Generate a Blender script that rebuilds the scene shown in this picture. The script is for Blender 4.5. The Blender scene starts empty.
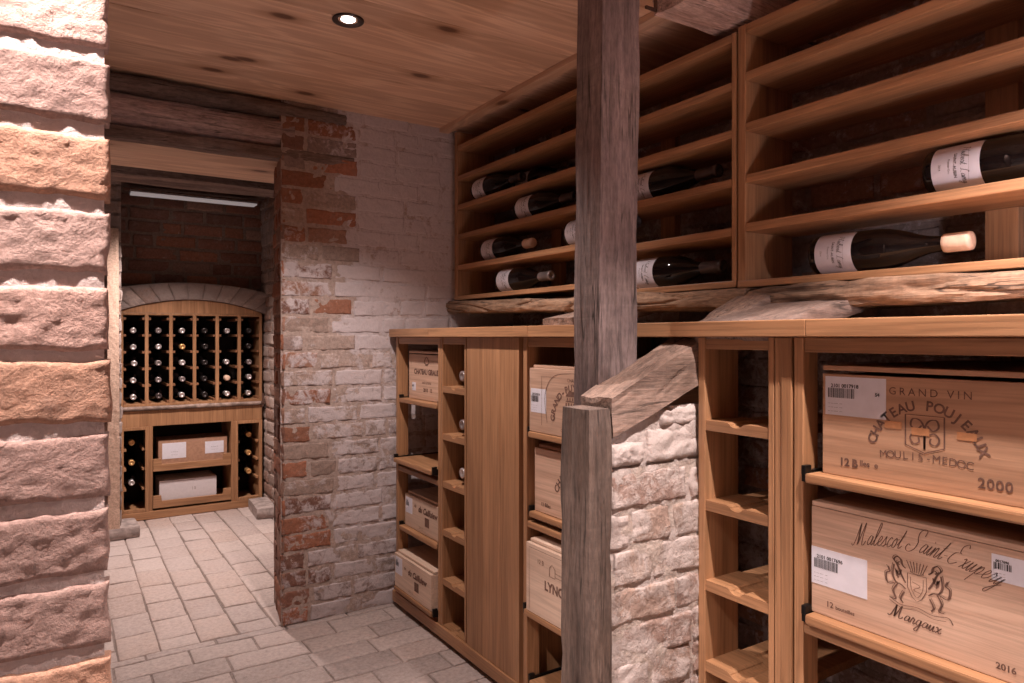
import bpy, bmesh, math, random
from mathutils import Vector, Matrix, noise
S = bpy.context.scene
COL = S.collection
PI = math.pi
R = math.radians
# ------------------------------------------------------------------ camera
YAW = math.atan(452/700.0)
cam_d = bpy.data.cameras.new('camera'); cam = bpy.data.objects.new('camera', cam_d); COL.objects.link(cam)
cam.location = (0, 0, 1.02); cam.rotation_euler = (R(90), 0, -YAW)
cam_d.sensor_width = 36.0; cam_d.lens = 700/1024*36.0
cam_d.shift_y = -(341.5-337)/1024.0
cam_d.clip_start = 0.02
S.camera = cam
# ------------------------------------------------------------------ world, exposure
w = bpy.data.worlds.new('world'); S.world = w; w.use_nodes = True
w.node_tree.nodes['Background'].inputs[0].default_value = (1.0, .80, .76, 1)
w.node_tree.nodes['Background'].inputs[1].default_value = 0.04
S.view_settings.view_transform = 'Standard'; S.view_settings.look = 'None'
S.view_settings.gamma = 1; S.view_settings.use_curve_mapping = False
S.view_settings.exposure = 1.0
try:
    S.cycles.use_denoising = True; S.cycles.max_bounces = 10; S.cycles.diffuse_bounces = 6
    S.cycles.sample_clamp_indirect = 6
except Exception: pass
CEIL = 1.853
WARM = (1.0, .82, .76)
def spot(name, loc, power, size=R(150), blend=.7, rad=.03, color=WARM, aim=(0, 0, -1), parent=None):
    d = bpy.data.lights.new(name, 'SPOT'); d.energy = power; d.spot_size = size; d.spot_blend = blend
    d.shadow_soft_size = rad; d.color = color
    o = bpy.data.objects.new(name, d); COL.objects.link(o); o.location = loc
    o.rotation_euler = Vector(aim).to_track_quat('-Z', 'Y').to_euler()
    if parent: o.parent = parent
    return o
# x, y, power, spot size, label
LAMPS = [(.636, 1.779, 34, 118, 'small round recessed ceiling downlight in the pine boards'),
         (.86, .36, 62, 98, 'recessed ceiling downlight above the nearest crate cabinet'),
         (-.20, .665, 82, 108, 'recessed ceiling downlight close to the rough near brick pillar'),
         (.25, -.7, 8, 110, 'recessed ceiling downlight behind the camera position')]

# ------------------------------------------------------------------ node helpers
class NT:
    def __init__(s, name):
        s.m = bpy.data.materials.new(name); s.m.use_nodes = True
        s.t = s.m.node_tree; s.b = s.t.nodes['Principled BSDF']
    def n(s, kind, **kw):
        x = s.t.nodes.new(kind)
        for k, v in kw.items():
            if k.startswith('i_'): x.inputs[int(k[2:])].default_value = v
            else: setattr(x, k, v)
        return x
    def l(s, a, b): s.t.links.new(a, b)
    def ramp(s, fac, stops):
        r = s.n('ShaderNodeValToRGB'); e = r.color_ramp.elements
        while len(e) < len(stops): e.new(.5)
        for el, (p, c) in zip(e, stops):
            el.position = p; el.color = (c[0], c[1], c[2], 1) if not isinstance(c, (int, float)) else (c, c, c, 1)
        s.l(fac, r.inputs[0]); return r.outputs[0]
    def mix(s, fac, a, b, mode='MIX'):
        m = s.n('ShaderNodeMix', data_type='RGBA', blend_type=mode)
        for sock, v in ((0, fac), (6, a), (7, b)):
            if isinstance(v, (int, float)): m.inputs[sock].default_value = v
            elif isinstance(v, tuple): m.inputs[sock].default_value = (v[0], v[1], v[2], 1)
            else: s.l(v, m.inputs[sock])
        return m.outputs[2]
    def math(s, op, a, b=0.0, c=0.0):
        m = s.n('ShaderNodeMath', operation=op)
        for i, v in enumerate((a, b, c)):
            if isinstance(v, (int, float)): m.inputs[i].default_value = v
            else: s.l(v, m.inputs[i])
        return m.outputs[0]
    def noise(s, vec, scale, detail=4, rough=.55, dist=0):
        x = s.n('ShaderNodeTexNoise'); x.inputs['Scale'].default_value = scale; x.inputs['Detail'].default_value = detail
        x.inputs['Roughness'].default_value = rough; x.inputs['Distortion'].default_value = dist
        s.l(vec, x.inputs['Vector']); return x.outputs[0]
    def mapped(s, vec, sc):
        m = s.n('ShaderNodeMapping'); s.l(vec, m.inputs[0]); m.inputs[3].default_value = sc; return m.outputs[0]
    def bump(s, h, strength, dist):
        b = s.n('ShaderNodeBump'); b.inputs['Strength'].default_value = strength; b.inputs['Distance'].default_value = dist
        s.l(h, b.inputs['Height']); s.l(b.outputs[0], s.b.inputs['Normal'])
    def coords(s):
        tc = s.n('ShaderNodeTexCoord'); oi = s.n('ShaderNodeObjectInfo')
        at = s.n('ShaderNodeAttribute', attribute_name='rnd')
        r = s.math('ADD', s.math('MULTIPLY', oi.outputs['Random'], 17.0), s.math('MULTIPLY', at.outputs['Fac'], 9.0))
        v = s.n('ShaderNodeVectorMath', operation='ADD'); s.l(tc.outputs['Object'], v.inputs[0])
        c = s.n('ShaderNodeCombineXYZ'); s.l(r, c.inputs[0]); s.l(s.math('MULTIPLY', r, 1.7), c.inputs[1]); s.l(s.math('MULTIPLY', r, .6), c.inputs[2])
        s.l(c.outputs[0], v.inputs[1])
        rr = s.math('FRACT', s.math('ADD', s.math('MULTIPLY', oi.outputs['Random'], 7.31), at.outputs['Fac']))
        return v.outputs[0], rr
def axis_scale(ax, along, cross):
    return tuple(along if i == ax else cross for i in range(3))
CACHE = {}
def wood(kind, ax):
    key = (kind, ax)
    if key in CACHE: return CACHE[key]
    # dark, light, ring contrast, pore contrast, roughness, knots
    P = {'oak': ((.25, .118, .053), (.53, .29, .15), 7, .28, .42, 0),
         'oak_dark': ((.15, .062, .028), (.34, .16, .078), 7, .32, .45, 0),  # same oak, with the dimness inside the alcove rack put into its colour
         'pine': ((.54, .325, .215), (.92, .68, .50), 10, .08, .5, 1),
         'crate_brown': ((.31, .165, .095), (.60, .37, .235), 12, .16, .6, 0),
         'crate': ((.44, .27, .185), (.74, .52, .39), 12, .18, .6, 0),
         'crate_white': ((.52, .37, .28), (.80, .62, .49), 8, .14, .6, 0)}[kind]
    s = NT(kind + '_wood_' + 'xyz'[ax]); v, rr = s.coords()
    n1 = s.noise(s.mapped(v, axis_scale(ax, .9, 9)), 1.0, 3, .5, .4)
    ring = s.math('ADD', s.math('MULTIPLY', s.math('SINE', s.math('MULTIPLY', n1, P[2]*6.0)), .5), .5)
    n2 = s.noise(s.mapped(v, axis_scale(ax, 5, 190)), 1.0, 4, .65)
    n3 = s.noise(s.mapped(v, axis_scale(ax, 1.5, 30)), 1.0, 3, .5)
    f = s.math('ADD', s.math('MULTIPLY', ring, .24), s.math('MULTIPLY', n3, .62))
    f = s.math('ADD', f, .10)
    if P[5]: f = s.math('ADD', s.math('MULTIPLY', s.math('POWER', ring, 2.0), .38), s.math('MULTIPLY', n3, .50)); f = s.math('ADD', f, .14)
    c = s.mix(f, P[0], P[1])
    pore = s.ramp(n2, [(.38, 1-P[3]), (.56, 1.0)])
    c = s.mix(1.0, c, pore, 'MULTIPLY')
    tone = s.math('ADD', s.math('MULTIPLY', rr, .30 if P[5] else .24), .85 if P[5] else .88)
    tc = s.n('ShaderNodeCombineColor'); s.l(tone, tc.inputs[0]); s.l(s.math('POWER', tone, 1.1), tc.inputs[1]); s.l(s.math('POWER', tone, 1.2), tc.inputs[2])
    c = s.mix(1.0, c, tc.outputs[0], 'MULTIPLY')
    if P[5]:
        vo = s.n('ShaderNodeTexVoronoi', voronoi_dimensions='2D'); vo.inputs['Scale'].default_value = 1.0
        ks = list(axis_scale(ax, 2.4, 5.0)); ks[1 if ax == 2 else 2] = 0.0; s.l(s.mapped(v, tuple(ks)), vo.inputs['Vector'])
        k = s.ramp(vo.outputs['Distance'], [(.05, .85), (.095, 0.0)])
        k2 = s.ramp(vo.outputs['Distance'], [(.08, .5), (.22, 0.0)])
        sep = s.n('ShaderNodeSeparateColor'); s.l(vo.outputs['Color'], sep.inputs[0])
        on = s.math('GREATER_THAN', sep.outputs[0], .42)
        c = s.mix(s.math('MULTIPLY', k2, on), c, (.30, .13, .055))
        c = s.mix(s.math('MULTIPLY', k, on), c, (.10, .04, .02))
    s.l(c, s.b.inputs['Base Color']); s.b.inputs['Roughness'].default_value = P[4]
    s.bump(n2, .12, .002)
    CACHE[key] = s.m; return s.m
def old_wood(ax, tone=1.0, warm=0.0, name='weathered_timber'):
    key = (name, ax, tone, warm)
    if key in CACHE: return CACHE[key]
    s = NT(name + '_' + 'xyz'[ax]); v, rr = s.coords()
    n1 = s.noise(s.mapped(v, axis_scale(ax, 1.6, 14)), 1.0, 6, .65, .5)
    n2 = s.noise(s.mapped(v, axis_scale(ax, 6, 130)), 1.0, 4, .7)
    n3 = s.noise(v, 7.0, 5, .6)
    a = (.085*tone, .052*tone*(1-.1*warm), .042*tone*(1-.3*warm)); b = (.40*tone, .285*tone*(1-.12*warm), .24*tone*(1-.4*warm))
    c = s.mix(s.ramp(n1, [(.3, 0.0), (.7, 1.0)]), a, b)
    c = s.mix(s.ramp(n3, [(.42, 0.0), (.7, .5)]), c, (.42*tone, (.33-.08*max(0, warm))*tone, (.30-.15*max(0, warm))*tone))
    c = s.mix(1.0, c, s.ramp(n2, [(.30, .62), (.50, 1.0)]), 'MULTIPLY')
    # saw marks across the grain
    wv = s.noise(s.mapped(v, axis_scale(ax, 75, 5)), 1.0, 2, .5, .8)
    wm = s.ramp(n3, [(.45, 0.0), (.65, .30)])
    c = s.mix(wm, c, s.mix(1.0, c, s.ramp(wv, [(.4, .6), (.6, 1.2)]), 'MULTIPLY'))
    ck = s.noise(s.mapped(v, axis_scale(ax, 1.3, 26)), 1.0, 3, .6, .3)
    ckm = s.ramp(s.math('ABSOLUTE', s.math('SUBTRACT', ck, .5)), [(.004, 1.0), (.016, 0.0)])
    c = s.mix(s.math('MULTIPLY', ckm, s.ramp(n3, [(.4, 0.0), (.6, .85)])), c, (.02, .013, .010))
    grit = s.noise(s.mapped(v, axis_scale(ax, 40, 160)), 1.0, 4, .7)
    c = s.mix(1.0, c, s.ramp(grit, [(.35, .72), (.6, 1.12)]), 'MULTIPLY')
    s.l(c, s.b.inputs['Base Color']); s.b.inputs['Roughness'].default_value = .85
    h = s.math('ADD', s.math('MULTIPLY', n1, .8), s.math('ADD', s.math('MULTIPLY', n2, .5), s.math('MULTIPLY', wv, .08)))
    s.bump(h, .7, .006)
    CACHE[key] = s.m; return s.m
def plain(name, col, rough=.5, metal=0.0, emit=None, noise_amt=.12, scale=60):
    if name in CACHE: return CACHE[name]
    s = NT(name); v, rr = s.coords()
    n = s.noise(v, scale, 3)
    c = s.mix(s.ramp(n, [(.35, 0.0), (.65, 1.0)]), tuple(x*(1-noise_amt) for x in col), tuple(min(1, x*(1+noise_amt)) for x in col))
    s.l(c, s.b.inputs['Base Color'])
    s.b.inputs['Roughness'].default_value = rough; s.b.inputs['Metallic'].default_value = metal
    if emit:
        s.b.inputs['Emission Color'].default_value = (*emit[0], 1); s.b.inputs['Emission Strength'].default_value = emit[1]
    CACHE[name] = s.m; return s.m
def brick_mat(name, wash=(.60, .55, .56), bumpd=.004, fine=90, rough=.9, spec=.3, blotch=.9):
    s = NT(name)
    tc = s.n('ShaderNodeTexCoord'); v = tc.outputs['Object']
    at = s.n('ShaderNodeAttribute', attribute_name='Col'); aw = s.n('ShaderNodeAttribute', attribute_name='wash')
    n1 = s.noise(v, 22, 6, .7, .6); n2 = s.noise(v, fine, 5, .7); n3 = s.noise(v, 5, 4, .6)
    base = s.mix(1.0, at.outputs['Color'], s.ramp(n2, [(.25, .62), (.75, 1.25)]), 'MULTIPLY')
    base = s.mix(s.ramp(n1, [(.5, 0.0), (.78, .5)]), base, (.30, .22, .19))
    th = s.math('SUBTRACT', s.math('ADD', s.math('MULTIPLY', n1, blotch), s.math('ADD', s.math('MULTIPLY', n3, .3), s.math('MULTIPLY', n2, .25))), .27+blotch*.5)
    m = s.math('ADD', s.math('MULTIPLY', s.math('ADD', th, s.math('SUBTRACT', aw.outputs['Fac'], .5)), 7.0 if blotch > .5 else 2.5), .5)
    m = s.ramp(m, [(0.0, 0.0), (1.0, 1.0)])
    washc = s.mix(n2, tuple(x*.80 for x in wash), tuple(min(1, x*1.15) for x in wash))
    c = s.mix(s.math('MULTIPLY', m, .93), base, washc)
    s.l(c, s.b.inputs['Base Color']); s.b.inputs['Roughness'].default_value = rough
    s.b.inputs['Specular IOR Level'].default_value = spec
    h = s.math('ADD', s.math('MULTIPLY', n2, .7), s.math('ADD', s.math('MULTIPLY', n1, .8), s.math('MULTIPLY', m, .12)))
    s.bump(h, .9, bumpd)
    return s.m

# ------------------------------------------------------------------ object helpers
def tag(o, label, cat, group=None, kind=None):
    if label: o['label'] = label
    if cat: o['category'] = cat
    if group: o['group'] = group
    if kind: o['kind'] = kind
    return o
def thing(name, label, cat, loc=(0, 0, 0), rot=(0, 0, 0), group=None):
    o = bpy.data.objects.new(name, None); COL.objects.link(o); o.empty_display_size = .05
    o.location = loc; o.rotation_euler = rot
    return tag(o, label, cat, group)
def obj(name, bm, mat, parent=None, smooth=False, label=None):
    me = bpy.data.meshes.new(name)
    if isinstance(bm, bmesh.types.BMesh):
        bm.to_mesh(me); bm.free()
    else: me = bm
    for m in (mat if isinstance(mat, (list, tuple)) else [mat]): me.materials.append(m)
    if smooth:
        for p in me.polygons: p.use_smooth = True
    o = bpy.data.objects.new(name, me); COL.objects.link(o)
    if parent: o.parent = parent
    if label: o['label'] = label
    return o
def copy_tree(o, parent=None):
    c = o.copy(); COL.objects.link(c)
    if parent: c.parent = parent; c.matrix_parent_inverse = o.matrix_parent_inverse.copy()
    for ch in o.children: copy_tree(ch, c)
    return c
def add_box(bm, x0, x1, y0, y1, z0, z1, bev=.0015):
    t = bmesh.new()
    bmesh.ops.create_cube(t, size=1.0)
    for v in t.verts:
        v.co = Vector(((x0+x1)/2+v.co.x*(x1-x0), (y0+y1)/2+v.co.y*(y1-y0), (z0+z1)/2+v.co.z*(z1-z0)))
    if bev > 0: bmesh.ops.bevel(t, geom=t.edges[:], offset=bev, segments=2, profile=.6, affect='EDGES')
    merge(bm, t)
def merge(bm, t, mi=0):
    me = bpy.data.meshes.new('tmp'); 
    for f in t.faces: f.material_index = mi
    t.to_mesh(me); t.free(); bm.from_mesh(me); bpy.data.meshes.remove(me)
def box(x0, x1, y0, y1, z0, z1, bev=.0015):
    bm = bmesh.new(); add_box(bm, x0, x1, y0, y1, z0, z1, bev); return bm
def add_prism(bm, pts, a0, a1, fn):
    """closed outline pts extruded from a0 to a1; fn(p,q,a)->xyz"""
    t = bmesh.new(); A = [t.verts.new(fn(p, q, a0)) for p, q in pts]; B = [t.verts.new(fn(p, q, a1)) for p, q in pts]
    t.faces.new(A); t.faces.new(B[::-1]); n = len(pts)
    for i in range(n): t.faces.new((A[i], B[i], B[(i+1) % n], A[(i+1) % n]))
    bmesh.ops.recalc_face_normals(t, faces=t.faces[:]); merge(bm, t)
def add_lathe(bm, prof, seg=24, mi=0, M=None):
    t = bmesh.new(); rings = []
    for r, z in prof:
        rings.append([t.verts.new((r*math.cos(2*PI*k/seg), r*math.sin(2*PI*k/seg), z)) for k in range(seg)] if r > 1e-6 else [t.verts.new((0, 0, z))])
    for a, b in zip(rings, rings[1:]):
        for k in range(seg):
            k2 = (k+1) % seg
            if len(a) == 1 and len(b) == 1: continue
            if len(a) == 1: t.faces.new((a[0], b[k2], b[k]))
            elif len(b) == 1: t.faces.new((a[k], a[k2], b[0]))
            else: t.faces.new((a[k], a[k2], b[k2], b[k]))
    bmesh.ops.recalc_face_normals(t, faces=t.faces[:])
    if M: t.transform(M)
    merge(bm, t, mi)
def fbm(p, o=4):
    return noise.fractal(p, .9, 2.1, o, noise_basis='PERLIN_ORIGINAL')
def add_timber(bm, s0, s1, size0, size1, nl=24, nc=6, amp=.004, sc=9.0, rnd=.15, seed=0, up=Vector((0, 0, 1)), ends=.5, crack=0.0):
    """squared rough timber from s0 to s1; size=(width, height)"""
    s0, s1 = Vector(s0), Vector(s1); d = (s1-s0).normalized()
    side = d.cross(up)
    if side.length < .1: side = d.cross(Vector((0, 1, 0)))
    side.normalize(); u = side.cross(d).normalized()
    t = bmesh.new(); rings = []
    per = []
    for k in range(4):
        for j in range(nc):
            f = -1+2*j/nc
            per.append({0: (f, -1), 1: (1, f), 2: (-f, 1), 3: (-1, -f)}[k])
    def P(f, a, b):
        w_ = size0[0]+(size1[0]-size0[0])*f; h_ = size0[1]+(size1[1]-size0[1])*f
        m = max(abs(a), abs(b)); q = math.hypot(a, b)
        k = 1-rnd*max(0, q/m-1)/.414*.5 if m > 0 else 1
        c = s0+(s1-s0)*f+side*(a*k*w_/2)+u*(b*k*h_/2)
        o = Vector((seed*3.1, seed*1.7, seed*.9))
        # elongated along the grain
        q_ = Vector((c.dot(side)*sc, c.dot(u)*sc, c.dot(d)*sc*.25))+o
        disp = fbm(q_)*amp+fbm(q_*4)*amp*.35
        if crack:
            cr = noise.noise(Vector((c.dot(side)*26, c.dot(u)*26, c.dot(d)*3))+o)
            disp -= crack*max(0, .12-abs(cr))/.12
        return c+(side*a+u*b).normalized()*disp if (a or b) else c
    for i in range(nl+1):
        rings.append([t.verts.new(P(i/nl, a, b)) for a, b in per])
    n = len(per)
    for A, B in zip(rings, rings[1:]):
        for k in range(n): t.faces.new((A[k], A[(k+1) % n], B[(k+1) % n], B[k]))
    for ring, f, sg in ((rings[0], 0, -1), (rings[-1], 1, 1)):
        prev = ring
        for sc2 in (.72, .4):
            cur = []
            for (a, b) in per:
                p = P(f, a, b); c = s0+(s1-s0)*f
                p = c+(p-c)*sc2; p += d*fbm(p*30)*amp*ends
                cur.append(t.verts.new(p))
            for k in range(n): t.faces.new((prev[k], prev[(k+1) % n], cur[(k+1) % n], cur[k]))
            prev = cur
        t.faces.new(prev)
    bmesh.ops.recalc_face_normals(t, faces=t.faces[:])
    merge(bm, t)

# ------------------------------------------------------------------ masonry
class Masonry:
    def __init__(s): s.v = []; s.f = []; s.c = []; s.w = []
    def patch(s, O, U, V, N, u0, u1, v0, v1, nu, nv, col, wash, depth=.010, rnd=.008, amp=.002, sc=30, tilt=0, seed=0, big=.0, flat=False, skew=0, wob=1.0):
        b = len(s.v); tu, tv = random.uniform(-tilt, tilt), random.uniform(-tilt, tilt); off = random.uniform(-tilt, tilt)*.02
        W, H_ = u1-u0, v1-v0
        def marks(n_, L_):
            if flat: return [k/n_ for k in range(n_+1)]
            a_ = min(.3, rnd/L_); pre = [0, a_*.12, a_*.45, a_]; m_ = max(1, n_-2)
            return pre+[a_+(1-2*a_)*k/m_ for k in range(1, m_)]+[1-q_ for q_ in pre[::-1]]
        MU, MV = marks(nu, W), marks(nv, H_); nu, nv = len(MU)-1, len(MV)-1
        for j in range(nv+1):
            for i in range(nu+1):
                fu, fv = MU[i], MV[j]
                x, y = u0+W*fu, v0+H_*fv
                if flat: wob = 0
                p0 = O+U*x+V*y
                e = min(x-u0, u1-x, y-v0, v1-y)
                ex = noise.noise(p0*35+Vector((seed, 0, 0)))*.0035*wob; ey = noise.noise(p0*35+Vector((0, seed, 9)))*.003*wob
                if flat: h = 0
                else:
                    q = min(1.0, max(0, e)/rnd); h = math.sqrt(max(0, 1-(1-q)**2))*depth-depth
                    if e < 1e-6: h = -depth*1.6
                h += fbm(p0*sc+Vector((seed*.37, 0, 0)))*amp+noise.noise(p0*sc*3.3)*amp*.45+off
                h += tu*(x-(u0+u1)/2)+tv*(y-(v0+v1)/2)
                h += noise.noise(p0*2.3+Vector((5, 5, 5)))*big
                s.v.append(p0+N*h+U*ex+V*(ey+skew*(x)))
                s.c.append(col); s.w.append(wash(p0) if callable(wash) else wash)
        flip = U.cross(V).dot(N) < 0
        for j in range(nv):
            for i in range(nu):
                a = b+j*(nu+1)+i; q = (a, a+1, a+nu+2, a+nu+1)
                s.f.append(q[::-1] if flip else q)
    def wall(s, O, U, V, N, w, h, colf, washf, course=.075, L=.222, mortar=.011, res=(8, 4), mres=.03, mcol=(.33, .27, .24), bond='stretcher', depth=.010, amp=.002, tilt=.04, big=.004, mwash=None, clip=None, rnd=.008, mw=0, mdep=.62, u_start=0, jit=.006, sc=30, wob=1.0, pb=False):
        O, U, V, N = map(Vector, (O, U, V, N))
        rows = int(math.ceil(h/course))
        for r in range(rows):
            v0 = r*course; v1 = min(h, v0+course-mortar)
            if v1-v0 < .015: continue
            LL = L if not (bond == 'flemish') else L
            x = u_start-(0 if (r % 2 == 0 or bond == 'stack') else LL*.5)+random.uniform(-.015, .015)*(0 if bond == 'strict' else 1)
            k = 0
            while x < w:
                l = LL
                if bond == 'flemish': l = LL if (k+r) % 2 else LL*.52
                if bond == 'mix' : l = random.choice([LL, LL, LL*.52, LL*.8])
                l += random.uniform(-jit, jit)
                u0, u1 = max(0, x), min(w, x+l-mortar)
                x += l; k += 1
                if u1-u0 < .02: continue
                pc = O+U*((u0+u1)/2)+V*((v0+v1)/2)
                if clip and not clip(pc): continue
                nu = max(3, int(res[0]*(u1-u0)/L)); dv = random.uniform(-.0025, .0025)
                s.patch(O, U, V, N, u0+random.uniform(0, .003), u1-random.uniform(0, .003), v0+dv+random.uniform(0, .002), v1+dv-random.uniform(0, .002), nu, res[1], colf(pc, r), (washf(pc)+random.uniform(-.05, .05) if pb else washf), depth, rnd, amp, sc, tilt, random.uniform(0, 50), big, wob=wob)
        # mortar bed
        if mres:
            if clip:
                pass
            nu = max(2, int(w/mres)); nv = max(2, int(h/mres))
            s.patch(O-N*(depth*mdep), U, V, N, 0, w-mw, 0, h, nu, nv, mcol, mwash if mwash is not None else washf, amp=amp*1.2, sc=sc, flat=True, big=big)
    def build(s, name, mat, label=None, parent=None, **kw):
        me = bpy.data.meshes.new(name); me.from_pydata([tuple(p) for p in s.v], [], s.f); me.update()
        ca = me.color_attributes.new('Col', 'FLOAT_COLOR', 'POINT')
        ca.data.foreach_set('color', [x for c in s.c for x in (c[0], c[1], c[2], 1.0)])
        wa = me.attributes.new('wash', 'FLOAT', 'POINT'); wa.data.foreach_set('value', s.w)
        for p in me.polygons: p.use_smooth = True
        return obj(name, me, mat, parent)
def structure(o, label=None): tag(o, label, None, kind='structure'); return o
BR = [(.30, .135, .085), (.36, .155, .095), (.25, .12, .085), (.20, .105, .08), (.34, .19, .135), (.29, .18, .14), (.13, .07, .058)]
GR = [(.36, .27, .23), (.31, .24, .21), (.40, .31, .27), (.28, .21, .19)]
def pick(pal, j=.12):
    c = random.choice(pal); k = random.uniform(1-j, 1+j); return tuple(x*k for x in c)
X, Y, Z = Vector((1, 0, 0)), Vector((0, 1, 0)), Vector((0, 0, 1))
FRONT = 1.07        # front plane of the lower cabinets
UPF = 1.324         # front plane of the upper racks
BACK = 1.62         # brick wall behind the racks
REAR = 2.505        # whitewashed wall at the end of the racks
ALC = 4.39          # front of the cabinets in the alcove
# ------------------------------------------------------------------ floor
random.seed(11)
M_floor = brick_mat('worn_brick_paving', wash=(.50, .43, .41), bumpd=.0025, fine=70, rough=.75, blotch=.35)
fl = Masonry()
FP = [(.43, .36, .335), (.40, .335, .31), (.46, .385, .355), (.37, .31, .29), (.42, .34, .31)]
fl.wall((-1.6, -2.0, 0), X, Y, Z, 3.3, REAR+.02+2.0, lambda p, r: pick(FP, .16), lambda p: .42+.25*noise.noise(p*1.4), course=.112, L=.228, mortar=.002,
        res=(9, 6), mres=.06, mcol=(.27, .22, .20), mwash=.3, depth=.0075, amp=.0015, tilt=.016, big=.006, rnd=.0035, wob=.5, jit=.03, sc=22)
# the passage: bricks laid lengthwise away from the camera
fl.wall((1.25, REAR+.02, 0), Y, -X, Z, 2.1, 1.75, lambda p, r: pick([(.50, .40, .36), (.45, .35, .31), (.54, .45, .41), (.47, .36, .31), (.42, .34, .31)], .1), lambda p: .46+.25*noise.noise(p*1.4), course=.122, L=.2, mortar=.002,
        res=(8, 6), mres=.06, mcol=(.22, .175, .155), mwash=.2, depth=.009, amp=.0018, tilt=.025, big=.006, rnd=.004, wob=.6, jit=.022, sc=22)
structure(fl.build('floor', M_floor))
# ------------------------------------------------------------------ rear wall with pillar corner
random.seed(5)
M_wash = brick_mat('limewashed_brick', wash=(.55, .49, .50), bumpd=.004)
wr = Masonry()
def wr_wash(p):
    lim = .885+.10*noise.noise(Vector((3, 0, p.z*9)))-.06*max(0, (1.0-p.z))
    f = (p.x-lim)/.03
    hi = (.74 if p.z > .95 else .60)+.06*noise.noise(p*8)
    lo = .30+.26*noise.noise(p*5)+(.1 if p.z < 1.3 else .0)
    f = max(0, min(1, f+.5)); return lo+(hi-lo)*f
def wr_col(p, r):
    if p.z < 1.0 and p.x > .83: return pick(GR)
    return pick(BR[:5]+[GR[0], GR[3]] if p.x < .86 else BR[4:6]+GR)
CORN = (.652, REAR)
wr.wall((CORN[0], REAR, 0), X, Z, -Y, 1.05, 1.90, wr_col, wr_wash, bond='mix', course=.0648, L=.193, mortar=.009, res=(18, 9), mres=.010, mcol=(.42, .33, .29), depth=.0035, amp=.0026, tilt=.04, big=.008, rnd=.005, wob=1.4, pb=True, mwash=lambda p: wr_wash(p)-.15)
ru = Vector((.652-.69, REAR-2.76, 0)); rl = ru.length; ru.normalize(); rn = Vector((-ru.y, ru.x, 0)); rn = rn if rn.x < 0 else -rn
wr.wall((.69, 2.76, 0), ru, Z, rn, rl, 1.90, lambda p, r: pick(BR[:6]), lambda p: .28+.15*noise.noise(p*5), bond='mix', course=.0648, L=.193, mortar=.009, res=(10, 7), mres=.015, mcol=(.30, .20, .16), depth=.007, amp=.003, tilt=.06, big=.004, rnd=.006, wob=1.4)
wr.wall((.69, 2.76, 0), X, Z, Y, .5, 1.90, lambda p, r: pick(BR[:6]), lambda p: .3, res=(4, 3), mres=.05)
structure(wr.build('wall_rear', M_wash))
# ------------------------------------------------------------------ wall behind the racks
wb = Masonry()
wb.wall((BACK, REAR, 0), -Y, Z, -X, 4.5, 1.95, lambda p, r: pick(GR+BR[4:6]), lambda p: .42+.2*noise.noise(p*3), bond='mix', res=(9, 5), mres=.03, depth=.012, amp=.004, tilt=.05, big=.01, mcol=(.26, .20, .18))
structure(wb.build('wall_right', M_wash))
# ------------------------------------------------------------------ near brick pillar on the left
random.seed(21)
M_near = brick_mat('rough_handmade_brick', wash=(.60, .50, .48), bumpd=.004, fine=210)
wl = Masonry()
NB = [(.41, .27, .23), (.42, .29, .255), (.35, .235, .205), (.43, .25, .175), (.29, .19, .17), (.27, .175, .16)]
wl.wall((-1.197, .842, .0), X, Z, -Y, 1.243, 1.90, lambda p, r: pick(NB), lambda p: .17+.24*noise.noise(p*6+Vector((3, 3, 3))), course=.0775, L=.232, mortar=.010, u_start=-.046, bond='stack', mw=.007, mdep=.42,
        res=(46, 18), mres=.008, mcol=(.50, .41, .36), depth=.010, amp=.0017, tilt=.022, big=.004, mwash=lambda p: .66, rnd=.006, jit=.003, sc=75, wob=1.0)
wl.wall((.035, .858, .0), Y, Z, X, .324, 1.90, lambda p, r: pick(NB), lambda p: .2, course=.0775, L=.232, mortar=.013, res=(16, 8), mres=.02, mcol=(.50, .41, .36), depth=.011, amp=.0035, tilt=.06, big=.004, mwash=lambda p: .6, rnd=.012)
wl.wall((.042, 1.182, .0), -X, Z, Y, 1.242, 1.90, lambda p, r: pick(NB), lambda p: .2, course=.0775, L=.232, res=(6, 4), mres=.04)
structure(wl.build('wall_left', M_near))
# ------------------------------------------------------------------ passage walls
random.seed(8)
M_dark = brick_mat('dim_old_brick', wash=(.36, .30, .28))
wp = Masonry()
wp.wall((.0, 4.75, 0), X, Z, -Y, 1.4, 1.87, lambda p, r: pick(BR), lambda p: .3, res=(4, 3), mres=.1)
wp.wall((.0, 4.5, 1.17), X, Z, -Y, 1.4, .70, lambda p, r: pick([BR[0], BR[2], BR[3], BR[3], BR[5]]), lambda p: .24+.2*noise.noise(p*5), bond='mix', res=(9, 5), mres=.025, mcol=(.22, .16, .13), depth=.009, amp=.004, tilt=.05, big=.008)
structure(wp.build('wall_back', M_dark))
wq = Masonry()
wq.wall((1.045, 2.6, 0), Y, Z, -X, 1.9, 1.87, lambda p, r: pick([GR[0], GR[2], BR[5]]), lambda p: .45+.15*noise.noise(p*4), bond='mix', res=(8, 5), mres=.03, mcol=(.3, .23, .2), amp=.004, tilt=.06, big=.008)
structure(wq.build('wall_passage_right', M_dark))
wq = Masonry()
wq.wall((.262, 2.2, 0), Y, Z, X, 2.3, 1.87, lambda p, r: pick([GR[0], GR[2], BR[5]]), lambda p: .55+.15*noise.noise(p*4), bond='mix', res=(8, 5), mres=.03, mcol=(.3, .23, .2), amp=.004, tilt=.06, big=.008, clip=lambda p: p.y > 4.08)
wq.v = []; wq.f = []; wq.c = []; wq.w = []
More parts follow.
